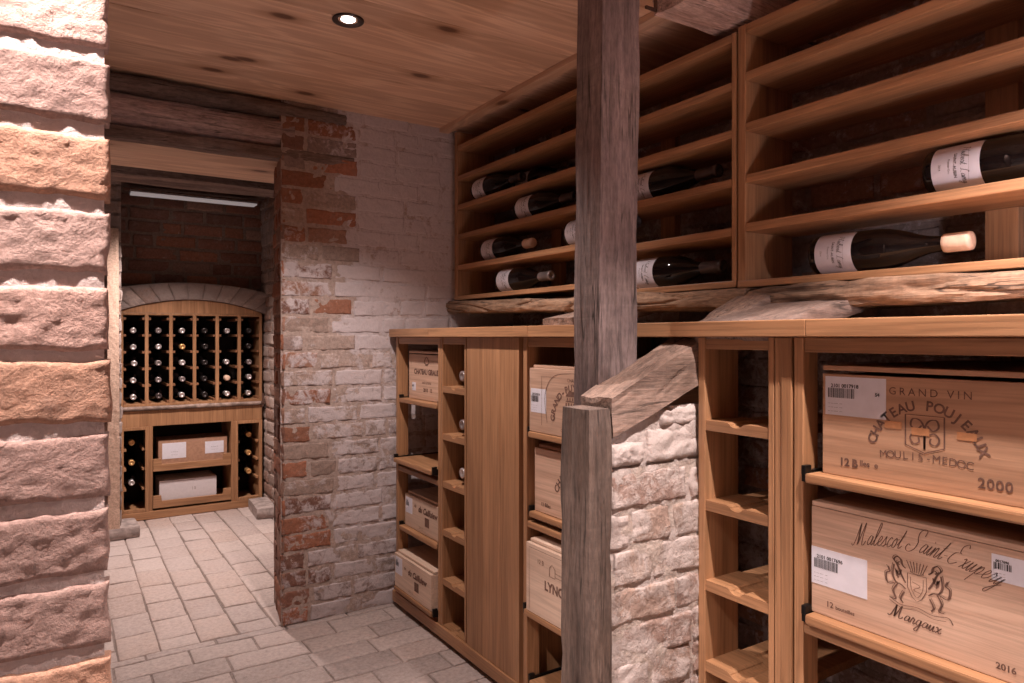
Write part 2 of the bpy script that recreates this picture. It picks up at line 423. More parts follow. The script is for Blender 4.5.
wq.wall((.262, 4.08, 0), Y, Z, X, .42, 1.87, lambda p, r: pick([GR[0], GR[2], BR[5]]), lambda p: .60+.15*noise.noise(p*4), bond='mix', res=(8, 5), mres=.03, mcol=(.3, .23, .2), amp=.004, tilt=.06, big=.008)
wq.wall((-.35, 4.08, 0), X, Z, -Y, .612, 1.87, lambda p, r: pick([GR[0], GR[2], BR[5]]), lambda p: .50, bond='mix', res=(8, 5), mres=.03, mcol=(.3, .23, .2))
wq.wall((-.35, 1.1, 0), Y, Z, X, 3.0, 1.87, lambda p, r: pick(BR[:6]), lambda p: .35, bond='mix', res=(5, 3), mres=.06, mcol=(.3, .23, .2))
structure(wq.build('wall_passage_left', M_dark))
# room walls behind and beside the camera, plain brick
wz = Masonry()
wz.wall((1.7, -2.0, 0), -X, Z, Y, 3.3, 1.9, lambda p, r: pick(GR+BR), lambda p: .5, res=(3, 2), mres=.1)
structure(wz.build('wall_front', M_wash))
wz = Masonry()
wz.wall((-1.2, -2.0, 0), Y, Z, X, 2.9, 1.9, lambda p, r: pick(GR+BR), lambda p: .5, res=(3, 2), mres=.1)
structure(wz.build('wall_side', M_wash))
# ------------------------------------------------------------------ ceiling: pine boards running across
random.seed(3)
def board_ceiling(name, x0, x1, y0, y1, z, wd, mat, parent=None):
    bm = bmesh.new(); lay = []; y = y0; k = 0
    while y < y1-.005:
        ya, yb = y, min(y1, y+wd)
        n0 = len(bm.verts); zz = z+random.uniform(0, .0016)
        add_box(bm, x0, x1, ya, yb-.0012, zz, zz+.02, .0018)
        lay += [random.random()]*(len(bm.verts)-n0); y += wd
    me = bpy.data.meshes.new(name); bm.to_mesh(me); bm.free()
    a = me.attributes.new('rnd', 'FLOAT', 'POINT'); a.data.foreach_set('value', lay)
    o = obj(name, me, mat, parent); return o
structure(board_ceiling('ceiling', -1.6, 1.70, -2.0, REAR+.10, CEIL, .118, wood('pine', 0)))
structure(board_ceiling('ceiling_passage', -.4, 1.3, 2.60, 2.98, 1.655, .125, wood('pine', 0)))
structure(board_ceiling('ceiling_alcove', -.4, 1.4, 2.98, 4.6, 1.862, .16, old_wood(0, .6)))
bm = bmesh.new(); add_box(bm, 1.272, 1.312, 1.20, REAR, CEIL-.017, CEIL)
structure(obj('trim_1', bm, wood('pine', 1)))
# ------------------------------------------------------------------ downlights
def downlight(x, y, power, size, label):
    z = CEIL
    t = thing('recessed_downlight', label or 'small round recessed ceiling downlight', 'ceiling light', (x, y, z))
    bm = bmesh.new(); add_lathe(bm, [(.041, 0), (.041, -.003), (.038, -.0045), (.033, -.0035), (.024, .0015), (.0195, .0018), (.0195, .010)], 40)
    obj('trim_ring', bm, plain('dark_bronze_metal', (.10, .08, .075), .35, .9), t, True)
    bm = bmesh.new(); add_lathe(bm, [(0, -.001), (.012, -.0012), (.017, -.0005), (.0195, .002)], 32)
    obj('lens', bm, plain('lit_lamp_glass', (1, 1, 1), .2, 0, ((1.0, .93, .9), 9.0), 0), t, True)
    spot('lamp_light', (0, 0, -.012), power, R(size), .6, .018, WARM, parent=t)
# cut-free ceiling: the lens stands just under the boards
for a in LAMPS: downlight(*a)
# passage lamps
t = thing('recessed_downlight', 'hidden recessed downlight in the passage ceiling', 'ceiling light', (.50, 3.70, 1.86))
bm = bmesh.new(); add_lathe(bm, [(.041, 0), (.041, -.003), (.038, -.0045), (.031, -.0035), (.027, .004)], 32); obj('trim_ring', bm, CACHE['dark_bronze_metal'], t, True)
bm = bmesh.new(); add_lathe(bm, [(0, -.002), (.014, -.0022), (.0255, .003)], 24); obj('lens', bm, CACHE['lit_lamp_glass'], t, True)
spot('lamp_light', (0, 0, -.012), 84, R(108), .8, .04, WARM, parent=t)

# small lamp standing on the worktop, past the right edge of the photograph: it throws the post's shadow on the ceiling
t = thing('table_lamp', 'small white globe lamp standing on the near end of the worktop', 'lamp', (1.12, .20, 1.0505))
bm = bmesh.new(); add_lathe(bm, [(0, 0), (.032, 0), (.032, .006), (.006, .010), (.005, .045), (.012, .048), (0, .05)], 32); obj('base', bm, CACHE['dark_bronze_metal'], t, True)
bm = bmesh.new(); add_lathe(bm, [(.0, .048)]+[(.03*math.sin(a*PI/12), .078-.03*math.cos(a*PI/12)) for a in range(1, 12)]+[(0, .108)], 24)
obj('lamp_globe', bm, plain('lit_globe', (1, 1, 1), .4, 0, ((1.0, .88, .96), 84.0), 0), t, True)
# ------------------------------------------------------------------ old timbers
def timber(name, label, cat, segs, mat, **kw):
    bm = bmesh.new(); add_timber(bm, *segs, **kw)
    return tag(obj(name, bm, mat), label, cat)
TG = old_wood(2, .85, -.6); TX = old_wood(0, .85)
timber('timber_post', 'tall squared grey timber post rising in front of the worktop to the ceiling', 'post',
       ((.930, 1.100, .60), (.951, 1.100, 1.850), (.100, .080), (.103, .080)), TG, nl=60, nc=8, amp=.0035, sc=7, rnd=.04, seed=1, up=Vector((0, 1, 0)), crack=.002)
timber('short_timber_post', 'short dark timber post with sawn end grain top at the end of the stub wall', 'post',
       ((.8135, 1.010, 0.0), (.8135, 1.010, .890), (.056, .090), (.052, .086)), old_wood(2, .45, .2), nl=50, nc=8, amp=.003, sc=11, rnd=.05, seed=2, up=Vector((0, 1, 0)), crack=.003)
bm = bmesh.new(); add_timber(bm, (.846, 1.020, .872), (1.30, 1.020, .872), (.094, .072), (.094, .100), nl=46, nc=8, amp=.0045, sc=14, rnd=.025, seed=3, crack=.004)
for v in bm.verts: v.co.z += .425*(v.co.x-.846)
tag(obj('timber_brace', bm, old_wood(0, .9, .25)), 'sloping old timber brace resting on the brick stub wall below the tall post', 'brace')
timber('timber_brace', 'old timber wedge on the worktop behind the tall post, beneath the rough beam', 'brace',
       ((1.10, 1.48, 1.045), (1.42, 1.48, 1.112), (.13, .05), (.13, .04)), old_wood(0, 1.0, .25), nl=24, nc=6, amp=.004, sc=10, rnd=.08, seed=13, crack=.002)
timber('timber_brace', 'broad knotty timber wedge on the worktop beneath the rough beam, right of the tall post', 'brace',
       ((1.07, .89, 1.028), (1.40, .89, 1.096), (.19, .040), (.19, .034)), old_wood(0, .75, .1), nl=24, nc=8, amp=.004, sc=10, rnd=.08, seed=17, crack=.002)
timber('ceiling_beam', 'pale squared beam end under the ceiling right of the tall post', 'beam',
       ((1.140, 1.115, 1.802), (1.60, 1.115, 1.802), (.112, .100), (.112, .100)), old_wood(0, 2.1, -.2), nl=30, nc=8, amp=.005, sc=10, rnd=.1, seed=4, crack=.002)
timber('round_log_beam', 'rough round log beam over the passage opening', 'beam',
       ((-.45, 2.56, 1.746), (.70, 2.56, 1.746), (.10, .10), (.11, .11)), old_wood(0, 1.6, -.5), nl=60, nc=8, amp=.007, sc=6, rnd=.75, seed=5, crack=.003)
timber('rough_board', 'dark rotten plank between the log beam and the pine ceiling', 'plank',
       ((-.45, 2.555, 1.822), (.885, 2.555, 1.822), (.14, .056), (.14, .050)), old_wood(0, .65), nl=60, nc=6, amp=.010, sc=8, rnd=.4, seed=6, crack=.004)
timber('lintel_board', 'thin grey board under the log beam edging the passage soffit', 'plank',
       ((-.45, 2.54, 1.665), (.92, 2.54, 1.668), (.07, .038), (.07, .038)), old_wood(0, .8), nl=50, nc=6, amp=.004, sc=9, rnd=.2, seed=7, crack=.002)
timber('cross_beam', 'dark grey joist beyond the pine soffit in the passage', 'beam',
       ((-.35, 3.25, 1.755), (1.05, 3.25, 1.755), (.20, .19), (.20, .19)), old_wood(0, .8), nl=40, nc=6, amp=.006, sc=6, rnd=.15, seed=8)
timber('timber_jamb', 'narrow pale ribbed plank standing upright left of the alcove', 'plank',
       ((.228, 4.05, 0.05), (.222, 4.05, 1.565), (.052, .040), (.052, .040)), plain('ribbed_pale_wood', (.56, .40, .31), .7, noise_amt=.2, scale=120), nl=190, nc=4, amp=.0022, sc=60, rnd=.05, seed=9, up=Vector((0, 1, 0)))
# iron bracket beside the beam end
bm = bmesh.new(); add_box(bm, 1.128, 1.134, 1.150, 1.156, 1.755, 1.845); add_box(bm, 1.100, 1.134, 1.150, 1.156, 1.755, 1.762)
tag(obj('iron_hook', bm, plain('rusty_iron', (.14, .08, .06), .7, .6)), 'thin rusty iron hook beside the pale beam end', 'hook')
# ------------------------------------------------------------------ brick stub wall
random.seed(31)
M_stub = brick_mat('limewashed_rubble_brick', wash=(.57, .50, .475), bumpd=.006, fine=110)
ws = Masonry()
sc_ = lambda p, r: pick([(.42, .31, .26), (.38, .27, .23), (.45, .35, .30)])
def sclip(p): return p.z < .80+.40*(p.x-.84)+.045
def stub_top(x): return .825+.405*(x-.842)
# courses up to z=.81, then wedge bricks under the brace
ws.wall((.842, .975, 0), X, Z, -Y, .30, .775, sc_, lambda p: .52+.22*noise.noise(p*9), course=.070, L=.205, mortar=.006, bond='mix', res=(26, 12), mres=.008, mcol=(.55, .47, .42), depth=.006, amp=.0036, tilt=.06, big=.008, mwash=lambda p: .44+.3*noise.noise(p*25), rnd=.005, sc=30, wob=1.5)
for (u0, u1, v0, v1) in ((0.0, .095, .778, .822), (.10, .29, .778, .842), (.135, .29, .846, .885)):
    ws.patch(Vector((.842, .975, 0)), X, Z, -Y, u0, u1, v0, v1, 18, 10, (.50, .42, .38), .72, .014, .014, .006, 34, .12, 3, .008)
ws.patch(Vector((.842, .987, 0)), X, Z, -Y, 0, .30, .76, .885, 24, 16, (.5, .42, .38), .6, amp=.006, flat=True)
ws.patch(Vector((.842, 1.085, 0)), X, Z, Y, 0, .24, 0, .83, 8, 20, (.4, .32, .28), .5, amp=.006, flat=True)
structure(ws.build('wall_middle', M_stub))
# ------------------------------------------------------------------ worktop and plinths
def oak_boards(name, x0, x1, y0, y1, z0, z1, cuts, label, cat):
    t = thing(name, label, cat, (x0, y0, z0)); ys = [y0]+cuts+[y1]
    bm = bmesh.new(); lay = []
    for a, b in zip(ys, ys[1:]):
        n0 = len(bm.verts); add_box(bm, 0, x1-x0, a-y0, b-y0, 0, z1-z0, .002); lay += [random.random()]*(len(bm.verts)-n0)
    me = bpy.data.meshes.new(name); bm.to_mesh(me); bm.free()
    a = me.attributes.new('rnd', 'FLOAT', 'POINT'); a.data.foreach_set('value', lay)
    COL.objects.unlink(t); bpy.data.objects.remove(t)
    o = obj(name, me, wood('oak', 1)); o.location = (x0, y0, z0); return tag(o, label, cat)
oak_boards('worktop', 1.050, 1.60, -.6, 2.488, 1.020, 1.050, [.72, 1.55, 2.15], 'long oak worktop running along the top of the lower wine cabinets', 'worktop')
for y0, y1, lb in ((1.14, 2.49, 'oak plinth rail under the far run of wine cabinets'), (-.6, .955, 'oak plinth rail under the near run of wine cabinets beside the stub wall')):
    bm = box(FRONT-.006, FRONT+.02, y0, y1, .018, .058, .003); add_box(bm, FRONT+.03, FRONT+.05, y0, y1, 0, .02)
    tag(obj('plinth', bm, wood('oak', 1)), lb, 'plinth')
# ------------------------------------------------------------------ lower cabinets
OY, OZ, OX = wood('oak', 1), wood('oak', 2), wood('oak', 0)
DEEP = .50
def side_panel(t, y, th=.02, z0=.058, z1=1.019, x0=0.0, x1=DEEP):
    return obj('side_panel', box(x0, x1, y-th/2, y+th/2, z0, z1, .002), OZ, t)
METAL = plain('black_runner_metal', (.02, .018, .018), .35, .7)
def tray(t, y0, y1, ztop, out=0.0, th=.0165):
    p = obj('drawer_tray', box(-out-.002, DEEP-.08-out, y0+.012, y1-.012, ztop-th, ztop, .004), OY, t)
    for yy in (y0+.006, y1-.006):
        bm = box(-out+.004, .42, yy-.004, yy+.004, ztop-.016, ztop+.003, .001)
        add_box(bm, -out+.003, -out+.020, yy-.0045, yy+.0045, ztop-.004, ztop+.012, .002)
        obj('runner', bm, METAL, p)
    return p
def crate_bay(label, y0, y1, trays, rails, toprail=True):
    t = thing('crate_cabinet', label, 'cabinet', (FRONT, (y0+y1)/2, 0)); c = (y0+y1)/2; a, b = y0-c, y1-c
    side_panel(t, a-.009, .018, x1=.042); side_panel(t, b+.009, .018, x1=.042)
    obj('top_rail', box(.003, .03, a, b, .994, 1.019), OY, t)
    for z, o in trays: tray(t, a, b, z, o)
    for z in rails: obj('rail', box(0, .03, a, b, z-.018, z, .004), OY, t)
    for yy in (a+.10, b-.10): obj('back_batten', box(DEEP-.02, DEEP, yy-.02, yy+.02, .06, 1.0), OZ, t)
    obj('bottom_panel', box(.02, DEEP, a, b, .058, .07), OY, t)
    return t
BINZ = [.856, .698, .540, .380, .216, .062]
def bin_col(label, y0, y1, th=.012):
    c = (y0+y1)/2; t = thing('bottle_bin', label, 'wine rack', (FRONT, c, 0)); a, b = y0-c, y1-c
    side_panel(t, a-.006, .012, x1=.10); side_panel(t, b+th/2, th, x1=.10)
    obj('top_rail', box(.003, .03, a, b, .996, 1.019), OY, t)
    for z in BINZ:
        bm = bmesh.new(); T = .020
        n = .014; m = -.0
        prof = [(a, z-T), (b, z-T), (b, z), (m+n+.007, z), (m+n, z-.003)]
        prof += [(m+n*math.cos(k*PI/8), z-.003-.006*math.sin(k*PI/8)) for k in range(1, 8)]
        prof += [(m-n, z-.003), (m-n-.007, z), (a, z)]
        add_prism(bm, prof, .002, .10, lambda p, q, x: (x, p, q))
        n2 = .042
        prof = [(a, z-T), (b, z-T), (b, z-.004), (m+n2, z-.004)]
        prof += [(m+n2*math.cos(k*PI/8), z-.004-.012*math.sin(k*PI/8)) for k in range(1, 8)]
        prof += [(m-n2, z-.004), (a, z-.004)]
        add_prism(bm, prof, .105, .34, lambda p, q, x: (x, p, q))
        add_box(bm, .10, .105, a, b, z-T, z-.014, 0)
        obj('shelf', bm, OY, t)
    return t
crate_bay('open oak crate cabinet with pull-out trays against the whitewashed wall', 2.117, 2.449, [(.792, .0), (.570, .022), (.316, .0), (.092, .02)], [.536])
bin_col('narrow oak column of bottle bins just left of the tall solid oak panel', 1.935, 2.073+.012)
t = thing('panel_cupboard', 'closed cupboard with a tall plain oak front in the far cabinet run', 'cupboard', (FRONT, 1.77, 0))
for a, b in ((-.150, -.05), (-.05, .05), (.05, .146)):
    obj('front_panel', box(-.001, .018, a+.0002, b-.0002, .058, 1.019, .0008), OZ, t)
obj('side_panel', box(.018, DEEP, -.15, -.13, .058, 1.019), OZ, t); obj('side_panel', box(.018, DEEP, .126, .146, .058, 1.019), OZ, t)
crate_bay('oak crate cabinet with trays, partly hidden behind the timber posts', 1.245, 1.582, [(.765, .004), (.549, .0), (.288, .018), (.090, .0)], [.520])
bin_col('oak column of empty bottle bins right beside the brick stub wall', .808, .955, .017)
t = thing('filler_panel', 'vertical oak filler board between the near bottle bins and the crate cabinet', 'panel', (FRONT, .775, 0))
obj('board', box(-.002, .02, -.016, .005, .058, 1.019, .0015), OZ, t); obj('board', box(0, .02, .0055, .019, .058, 1.019, .0015), OZ, t)
crate_bay('nearest oak crate cabinet holding the two large printed wine cases', .372, .737, [(.790, .012), (.552, .012), (.28, .0), (.09, .0)], [.531])
bin_col('oak column of bottle bins at the near end, past the large printed crates', .20, .34)
# oak end panel seen under the worktop beside the tall post
# ------------------------------------------------------------------ upper racks
def upper_rack(label, y0, y1, z0, levels, top, lp=.012, rp=.012, batt=()):
    c = (y0+y1)/2; t = thing('wall_wine_rack', label, 'wine rack', (UPF, c, 0)); a, b = y0-c, y1-c; dp = .175
    obj('side_panel', box(0, dp, a-rp, a, z0, top, .0012), OZ, t); obj('side_panel', box(0, dp, b, b+lp, z0, top, .0012), OZ, t)
    obj('shelf', box(-.002, dp, a-rp, b+lp, z0-.016, z0, .002), OY, t)
    for z in levels: obj('shelf', box(.001, dp, a+.0005, b-.0005, z, z+.020, .003), OY, t)
    for yy in batt:
        yy -= c; obj('back_batten', box(dp+.001, dp+.025, yy-.028, yy+.028, z0-.03, top, .001), OZ, t)
    return t
upper_rack('far oak wall rack of long shelves against the whitewashed wall', 1.655, 2.452, 1.182, [1.285, 1.407, 1.524, 1.638, 1.760], 1.836, lp=.022, batt=(2.03,))
upper_rack('middle oak wall rack of long shelves behind the tall timber post', 1.100, 1.625, 1.152, [1.257, 1.372, 1.487, 1.599, 1.712], 1.732, batt=(1.48,))
upper_rack('near oak wall rack of long shelves, rightmost of the three', -.10, 1.062, 1.150, [1.262, 1.374, 1.493, 1.610, 1.720], 1.74, lp=.020, batt=(.612, .05))
# rough live-edge beam under the racks
bm = bmesh.new(); add_timber(bm, (1.40, 2.50, 1.140), (1.40, 1.05, 1.110), (.20, .046), (.20, .046), nl=160, nc=12, amp=.008, sc=12, rnd=.16, seed=21, crack=.007)
t_b = tag(obj('rough_edge_beam', bm, old_wood(1, .9, .8, 'live_edge_oak')), 'rough live-edge beam under the far and middle wall racks', 'beam')
bm = bmesh.new(); add_timber(bm, (1.40, 1.045, 1.108), (1.40, -.3, 1.105), (.20, .048), (.20, .048), nl=160, nc=12, amp=.009, sc=12, rnd=.16, seed=22, crack=.008)
tag(obj('rough_edge_beam', bm, old_wood(1, .9, .8, 'live_edge_oak')), 'cracked live-edge beam under the nearest wall rack', 'beam')

# ------------------------------------------------------------------ lettering
INK = plain('brown_print_ink', (.16, .085, .062), .8, noise_amt=.25)
BLACK = plain('black_print', (.03, .028, .03), .7)
PAPER = plain('white_paper', (.72, .72, .80), .6, noise_amt=.03)
def text_bm(s, size, align='CENTER', shear=0, bold=0.0, spacing=1.0):
    c = bpy.data.curves.new('txt', 'FONT'); c.body = s; c.size = size; c.align_x = align; c.shear = shear
    c.offset = bold; c.space_character = spacing; c.resolution_u = 3
    o = bpy.data.objects.new('txt', c); COL.objects.link(o)
    dg = bpy.context.evaluated_depsgraph_get(); dg.update()
    me = bpy.data.meshes.new_from_object(o.evaluated_get(dg)); bm = bmesh.new(); bm.from_mesh(me)
    bpy.data.objects.remove(o); bpy.data.curves.remove(c); bpy.data.meshes.remove(me)
    return bm
def put(dst, src, M): src.transform(M); merge(dst, src)
def T2(x, y, a=0, sx=1): return Matrix.Translation((x, y, 0)) @ Matrix.Rotation(a, 4, 'Z') @ Matrix.Diagonal((sx, 1, 1, 1))
def arc_text(dst, s, size, cx, cy, r, a0, a1, bold=0, serif=True):
    """letters centred on an arc, angles in degrees measured clockwise from straight up"""
    n = len(s)
    for i, ch in enumerate(s):
        if ch == ' ': continue
        a = R(a0+(a1-a0)*(i/(n-1))); b = text_bm(ch, size, bold=bold)
        put(dst, b, T2(cx+r*math.sin(a), cy+r*math.cos(a), -a))
def stroke(dst, pts, wd, closed=False, smooth=True):
    """a pen stroke as a flat ribbon, variable width by direction"""
    P = [Vector((p[0], p[1])) for p in pts]
    if smooth and len(P) > 2:
        Q = []
        for i in range(len(P)-1):
            p0, p1, p2, p3 = P[max(0, i-1)], P[i], P[i+1], P[min(len(P)-1, i+2)]
            for k in range(6):
                t = k/6; Q.append(.5*((2*p1)+(-p0+p2)*t+(2*p0-5*p1+4*p2-p3)*t*t+(-p0+3*p1-3*p2+p3)*t**3))
        Q.append(P[-1]); P = Q
    t = bmesh.new(); L = []
    for i, p in enumerate(P):
        d = (P[min(len(P)-1, i+1)]-P[max(0, i-1)])
        if d.length < 1e-9: d = Vector((1, 0))
        d.normalize(); w_ = wd*(.55+.75*abs(d.y)); nrm = Vector((-d.y, d.x))*w_/2
        L.append((t.verts.new((*(p+nrm), 0)), t.verts.new((*(p-nrm), 0))))
    for a, b in zip(L, L[1:]): t.faces.new((a[0], a[1], b[1], b[0]))
    merge(dst, t)
GL = {  # cursive glyphs: (advance, strokes), x-height .42
 'M': (1.0, [[(-.15, .1), (-.05, 0), (.1, .2), (.28, .95), (.3, .5), (.3, .02)], [(.28, .95), (.34, .3), (.36, .1), (.65, .98), (.62, .4), (.66, .05), (.8, .03), (.92, .2)]]),
 'a': (.46, [[(.36, .36), (.2, .43), (.06, .2), (.12, .02), (.28, .12), (.38, .4), (.34, .1), (.4, .02), (.5, .12)]]),
 'l': (.3, [[(.0, .12), (.2, .5), (.28, .9), (.18, .98), (.1, .6), (.1, .1), (.2, .0), (.32, .12)]]),
 'e': (.36, [[(0, .12), (.2, .22), (.28, .36), (.18, .43), (.07, .25), (.12, .03), (.25, .02), (.38, .12)]]),
 's': (.34, [[(0, .1), (.18, .44), (.2, .3), (.26, .12), (.14, .0), (.04, .04)], [(.14, 0), (.36, .12)]]),
 'c': (.34, [[(.28, .36), (.2, .43), (.06, .25), (.1, .02), (.24, .02), (.36, .12)]]),
 'o': (.4, [[(.2, .42), (.06, .25), (.1, .02), (.24, .02), (.3, .25), (.2, .42), (.3, .36), (.42, .38)]]),
 't': (.3, [[(0, .12), (.14, .45), (.2, .8), (.12, .3), (.12, .04), (.2, 0), (.32, .12)], [(.02, .5), (.3, .54)]]),
 'S': (.85, [[(.78, .72), (.78, .95), (.55, 1.02), (.36, .85), (.42, .6), (.56, .4), (.5, .1), (.22, -.04), (-.05, .08), (.02, .28), (.18, .22)]]),
 'i': (.26, [[(0, .12), (.14, .42), (.1, .08), (.16, 0), (.28, .12)], [(.17, .58), (.19, .63)]]),
 'n': (.46, [[(0, .12), (.1, .42), (.08, 0)], [(.08, .1), (.25, .43), (.32, .36), (.3, .06), (.38, 0), (.48, .12)]]),
 '-': (.3, [[(.04, .22), (.24, .25)]]),
 'E': (.8, [[(.65, .85), (.5, 1.0), (.3, .85), (.36, .6), (.5, .54)], [(.46, .55), (.15, .5), (.05, .15), (.3, -.02), (.6, .15)]]),
 'x': (.38, [[(0, .36), (.1, .43), (.2, .1), (.3, 0), (.4, .12)], [(.34, .42), (.04, .0)]]),
 'u': (.46, [[(0, .12), (.1, .42), (.07, .1), (.16, 0), (.32, .4)], [(.32, .42), (.3, .06), (.36, 0), (.48, .12)]]),
 'p': (.42, [[(0, .12), (.12, .42), (.02, -.4)], [(.08, .2), (.24, .43), (.32, .25), (.2, .02), (.1, .06)], [(.2, .02), (.44, .12)]]),
 'r': (.34, [[(0, .12), (.12, .46), (.2, .36), (.26, .36), (.2, .08), (.26, 0), (.36, .12)]]),
 'y': (.44, [[(0, .12), (.1, .42), (.08, .12), (.18, .02), (.32, .4), (.2, -.4), (.02, -.36), (.2, -.08), (.46, .12)]]),
 'g': (.44, [[(.34, .36), (.18, .43), (.06, .2), (.14, .02), (.28, .12), (.36, .42), (.24, -.38), (.04, -.34), (.22, -.06), (.46, .12)]]),
 'H': (.8, [[(.1, .8), (.2, .95), (.22, .4), (.1, 0)], [(.7, 1.0), (.6, .5), (.56, .1), (.7, .05)], [(.1, .42), (.6, .52)]]),
 'b': (.38, [[(0, .12), (.2, .6), (.2, .95), (.1, .8), (.06, .1), (.2, .0), (.3, .25), (.22, .4), (.38, .36)]]),
 'L': (.7, [[(.5, .85), (.4, 1.0), (.28, .7), (.2, .1), (.05, .05), (.3, .08), (.6, 0)]]),
 'm': (.62, [[(0, .12), (.08, .42), (.06, 0)], [(.06, .1), (.2, .43), (.26, .3), (.24, 0)], [(.26, .1), (.4, .43), (.46, .3), (.46, .04), (.56, 0), (.64, .12)]]),
 'k': (.4, [[(0, .12), (.2, .9), (.12, .9), (.06, 0)], [(.08, .2), (.28, .42), (.12, .22), (.3, 0), (.42, .12)]])}
GL['é'] = (GL['e'][0], GL['e'][1]+[[(.2, .54), (.3, .68)]])
def script(dst, s, size, x, y, wd, f=lambda u: (0, 0), slant=.25, xs=1.0):
    """cursive line; f(u) -> (offset y, angle) lets it ride an arch"""
    xz = size*xs; tot = sum(GL[c][0] if c in GL else .35 for c in s)*xz; cx = -tot/2
    for c in s:
        if c not in GL: cx += .35*xz; continue
        adv, st = GL[c]; oy, an = f((cx+adv*xz/2)/(tot/2))
        for pl in st:
            pts = []
            for px, py in pl:
                qx, qy = (px-adv/2)*xz+py*slant*size, py*size
                pts.append((x+cx+adv*xz/2+qx*math.cos(an)-qy*math.sin(an), y+oy+qx*math.sin(an)+qy*math.cos(an)))
            stroke(dst, pts, wd)
        cx += adv*xz
def flat(dst, x0, x1, y0, y1):
    t = bmesh.new(); t.faces.new([t.verts.new(p) for p in ((x0, y0, 0), (x1, y0, 0), (x1, y1, 0), (x0, y1, 0))]); merge(dst, t)
def on_front(bm, d):
    """sketch plane (x right, y up) -> front face, normal -y, at local y=-d"""
    bm.transform(Matrix.Translation((0, -d, 0)) @ Matrix.Rotation(R(90), 4, 'X')); return bm
def sticker(par, x0, x1, z0, z1, code='', side='S4', d=.0006):
    bm = box(x0, x1, -d, 0.0001, z0, z1, 0); p = obj('paper_label', bm, PAPER, par)
    bm = bmesh.new(); W, Hh = x1-x0, z1-z0; rs = random.Random(hash(code) % 999 if False else len(code)*7+int(1e4*W))
    x = x0+W*.05
    while x < x0+W*.5:
        ww = rs.choice([.0006, .001, .0016]); flat(bm, x, x+ww, z0+Hh*.45, z0+Hh*.70); x += ww+rs.choice([.0007, .0012])
    put(bm, text_bm(code, Hh*.13, 'LEFT', bold=.0002), T2(x0+W*.1, z0+Hh*.72))
    put(bm, text_bm(side, Hh*.12, 'LEFT', bold=.0002), T2(x0+W*.83, z0+Hh*.55))
    for k in range(3): put(bm, text_bm('-- --- ----  ---', Hh*.08, 'LEFT'), T2(x0+W*.05, z0+Hh*(.08+.1*k)))
    obj('barcode_print', on_front(bm, d+.0004), BLACK, p)
    return p
# ------------------------------------------------------------------ wooden cases
def crate(label, loc, w_, h_, dp, rotz, kind='crate', lid=True, lid_gap=0.0, tiltx=0):
    t = thing('wooden_wine_case', label, 'wooden crate', loc, (0, 0, R(rotz)))
    m = wood(kind, 0)
    obj('front_board', box(-w_/2, w_/2, 0, .012, 0, h_, .0012), m, t)
    bm = box(-w_/2, -w_/2+.009, .012, dp-.012, 0, h_-.002, .001); add_box(bm, w_/2-.009, w_/2, .012, dp-.012, 0, h_-.002, .001)
    add_box(bm, -w_/2, w_/2, dp-.012, dp, 0, h_, .001); add_box(bm, -w_/2+.009, w_/2-.009, .012, dp-.012, 0, .008, 0)
    obj('case_sides', bm, wood(kind, 1), t)
    if lid:
        bm = box(-w_/2+.001, w_/2-.001, .0 if lid_gap else .013, dp*.55, h_+lid_gap-.0, h_+lid_gap+.008, .001); add_box(bm, -w_/2+.001, w_/2-.001, dp*.552, dp-.002, h_+lid_gap, h_+lid_gap+.008, .001)
        obj('lid', bm, m, t)
    return t
def ink(t, bm): return obj('printed_lettering', on_front(bm, .0006), INK, t)
# 1: arched serif print with shield
random.seed(2)
c = crate('large brown wooden case with arched print and a small shield, on the upper tray', (1.084, .5435, .7905), .333, .168, .47, -90, 'crate_brown', lid=True, lid_gap=.006)
bm = bmesh.new()
put(bm, text_bm('GRAND VIN', .0165, spacing=1.45, bold=.0), T2(.006, .1405))
arc_text(bm, 'CHATEAU POUJEAUX', .0205, .0, .044, .076, -73, 73, bold=.0005)
arc_text(bm, 'MOULIS-MEDOC', .0165, .0, -.65, .694, -5.1, 5.1, bold=.0)
for a, b in (((-.028, .112), (.028, .112)), ((-.028, .112), (-.028, .066)), ((.028, .112), (.028, .066)), ((-.028, .066), (0, .056)), ((.028, .066), (0, .056))): stroke(bm, [a, b], .0018, smooth=False)
for sx in (-1, 1):
    stroke(bm, [(0, .062), (0, .09), (sx*.006, .104), (sx*.017, .106), (sx*.02, .096), (sx*.012, .09), (sx*.004, .097)], .0024)
    stroke(bm, [(sx*.003, .082), (sx*.014, .086), (sx*.021, .078), (sx*.016, .069), (sx*.008, .072), (sx*.009, .079)], .0022)
put(bm, text_bm('12', .018, 'LEFT', bold=.0006), T2(-.136, .018)); put(bm, text_bm('B', .018, 'LEFT', bold=.0006), T2(-.114, .018)); put(bm, text_bm('lles  e', .013, 'LEFT', bold=.0003), T2(-.101, .022))
put(bm, text_bm('2000', .0205, 'LEFT', bold=.0004, spacing=1.1), T2(.072, .018))
ink(c, bm)
sticker(c, -.161, -.058, .100, .164, '2101 0017918')
for x, z in ((-.047, .088), (-.006, .082), (.058, .082)): obj('tape_scrap', box(x-.013, x+.013, -.0007, 0, z, z+.011, 0), plain('orange_tape', (.55, .26, .12), .6), c)
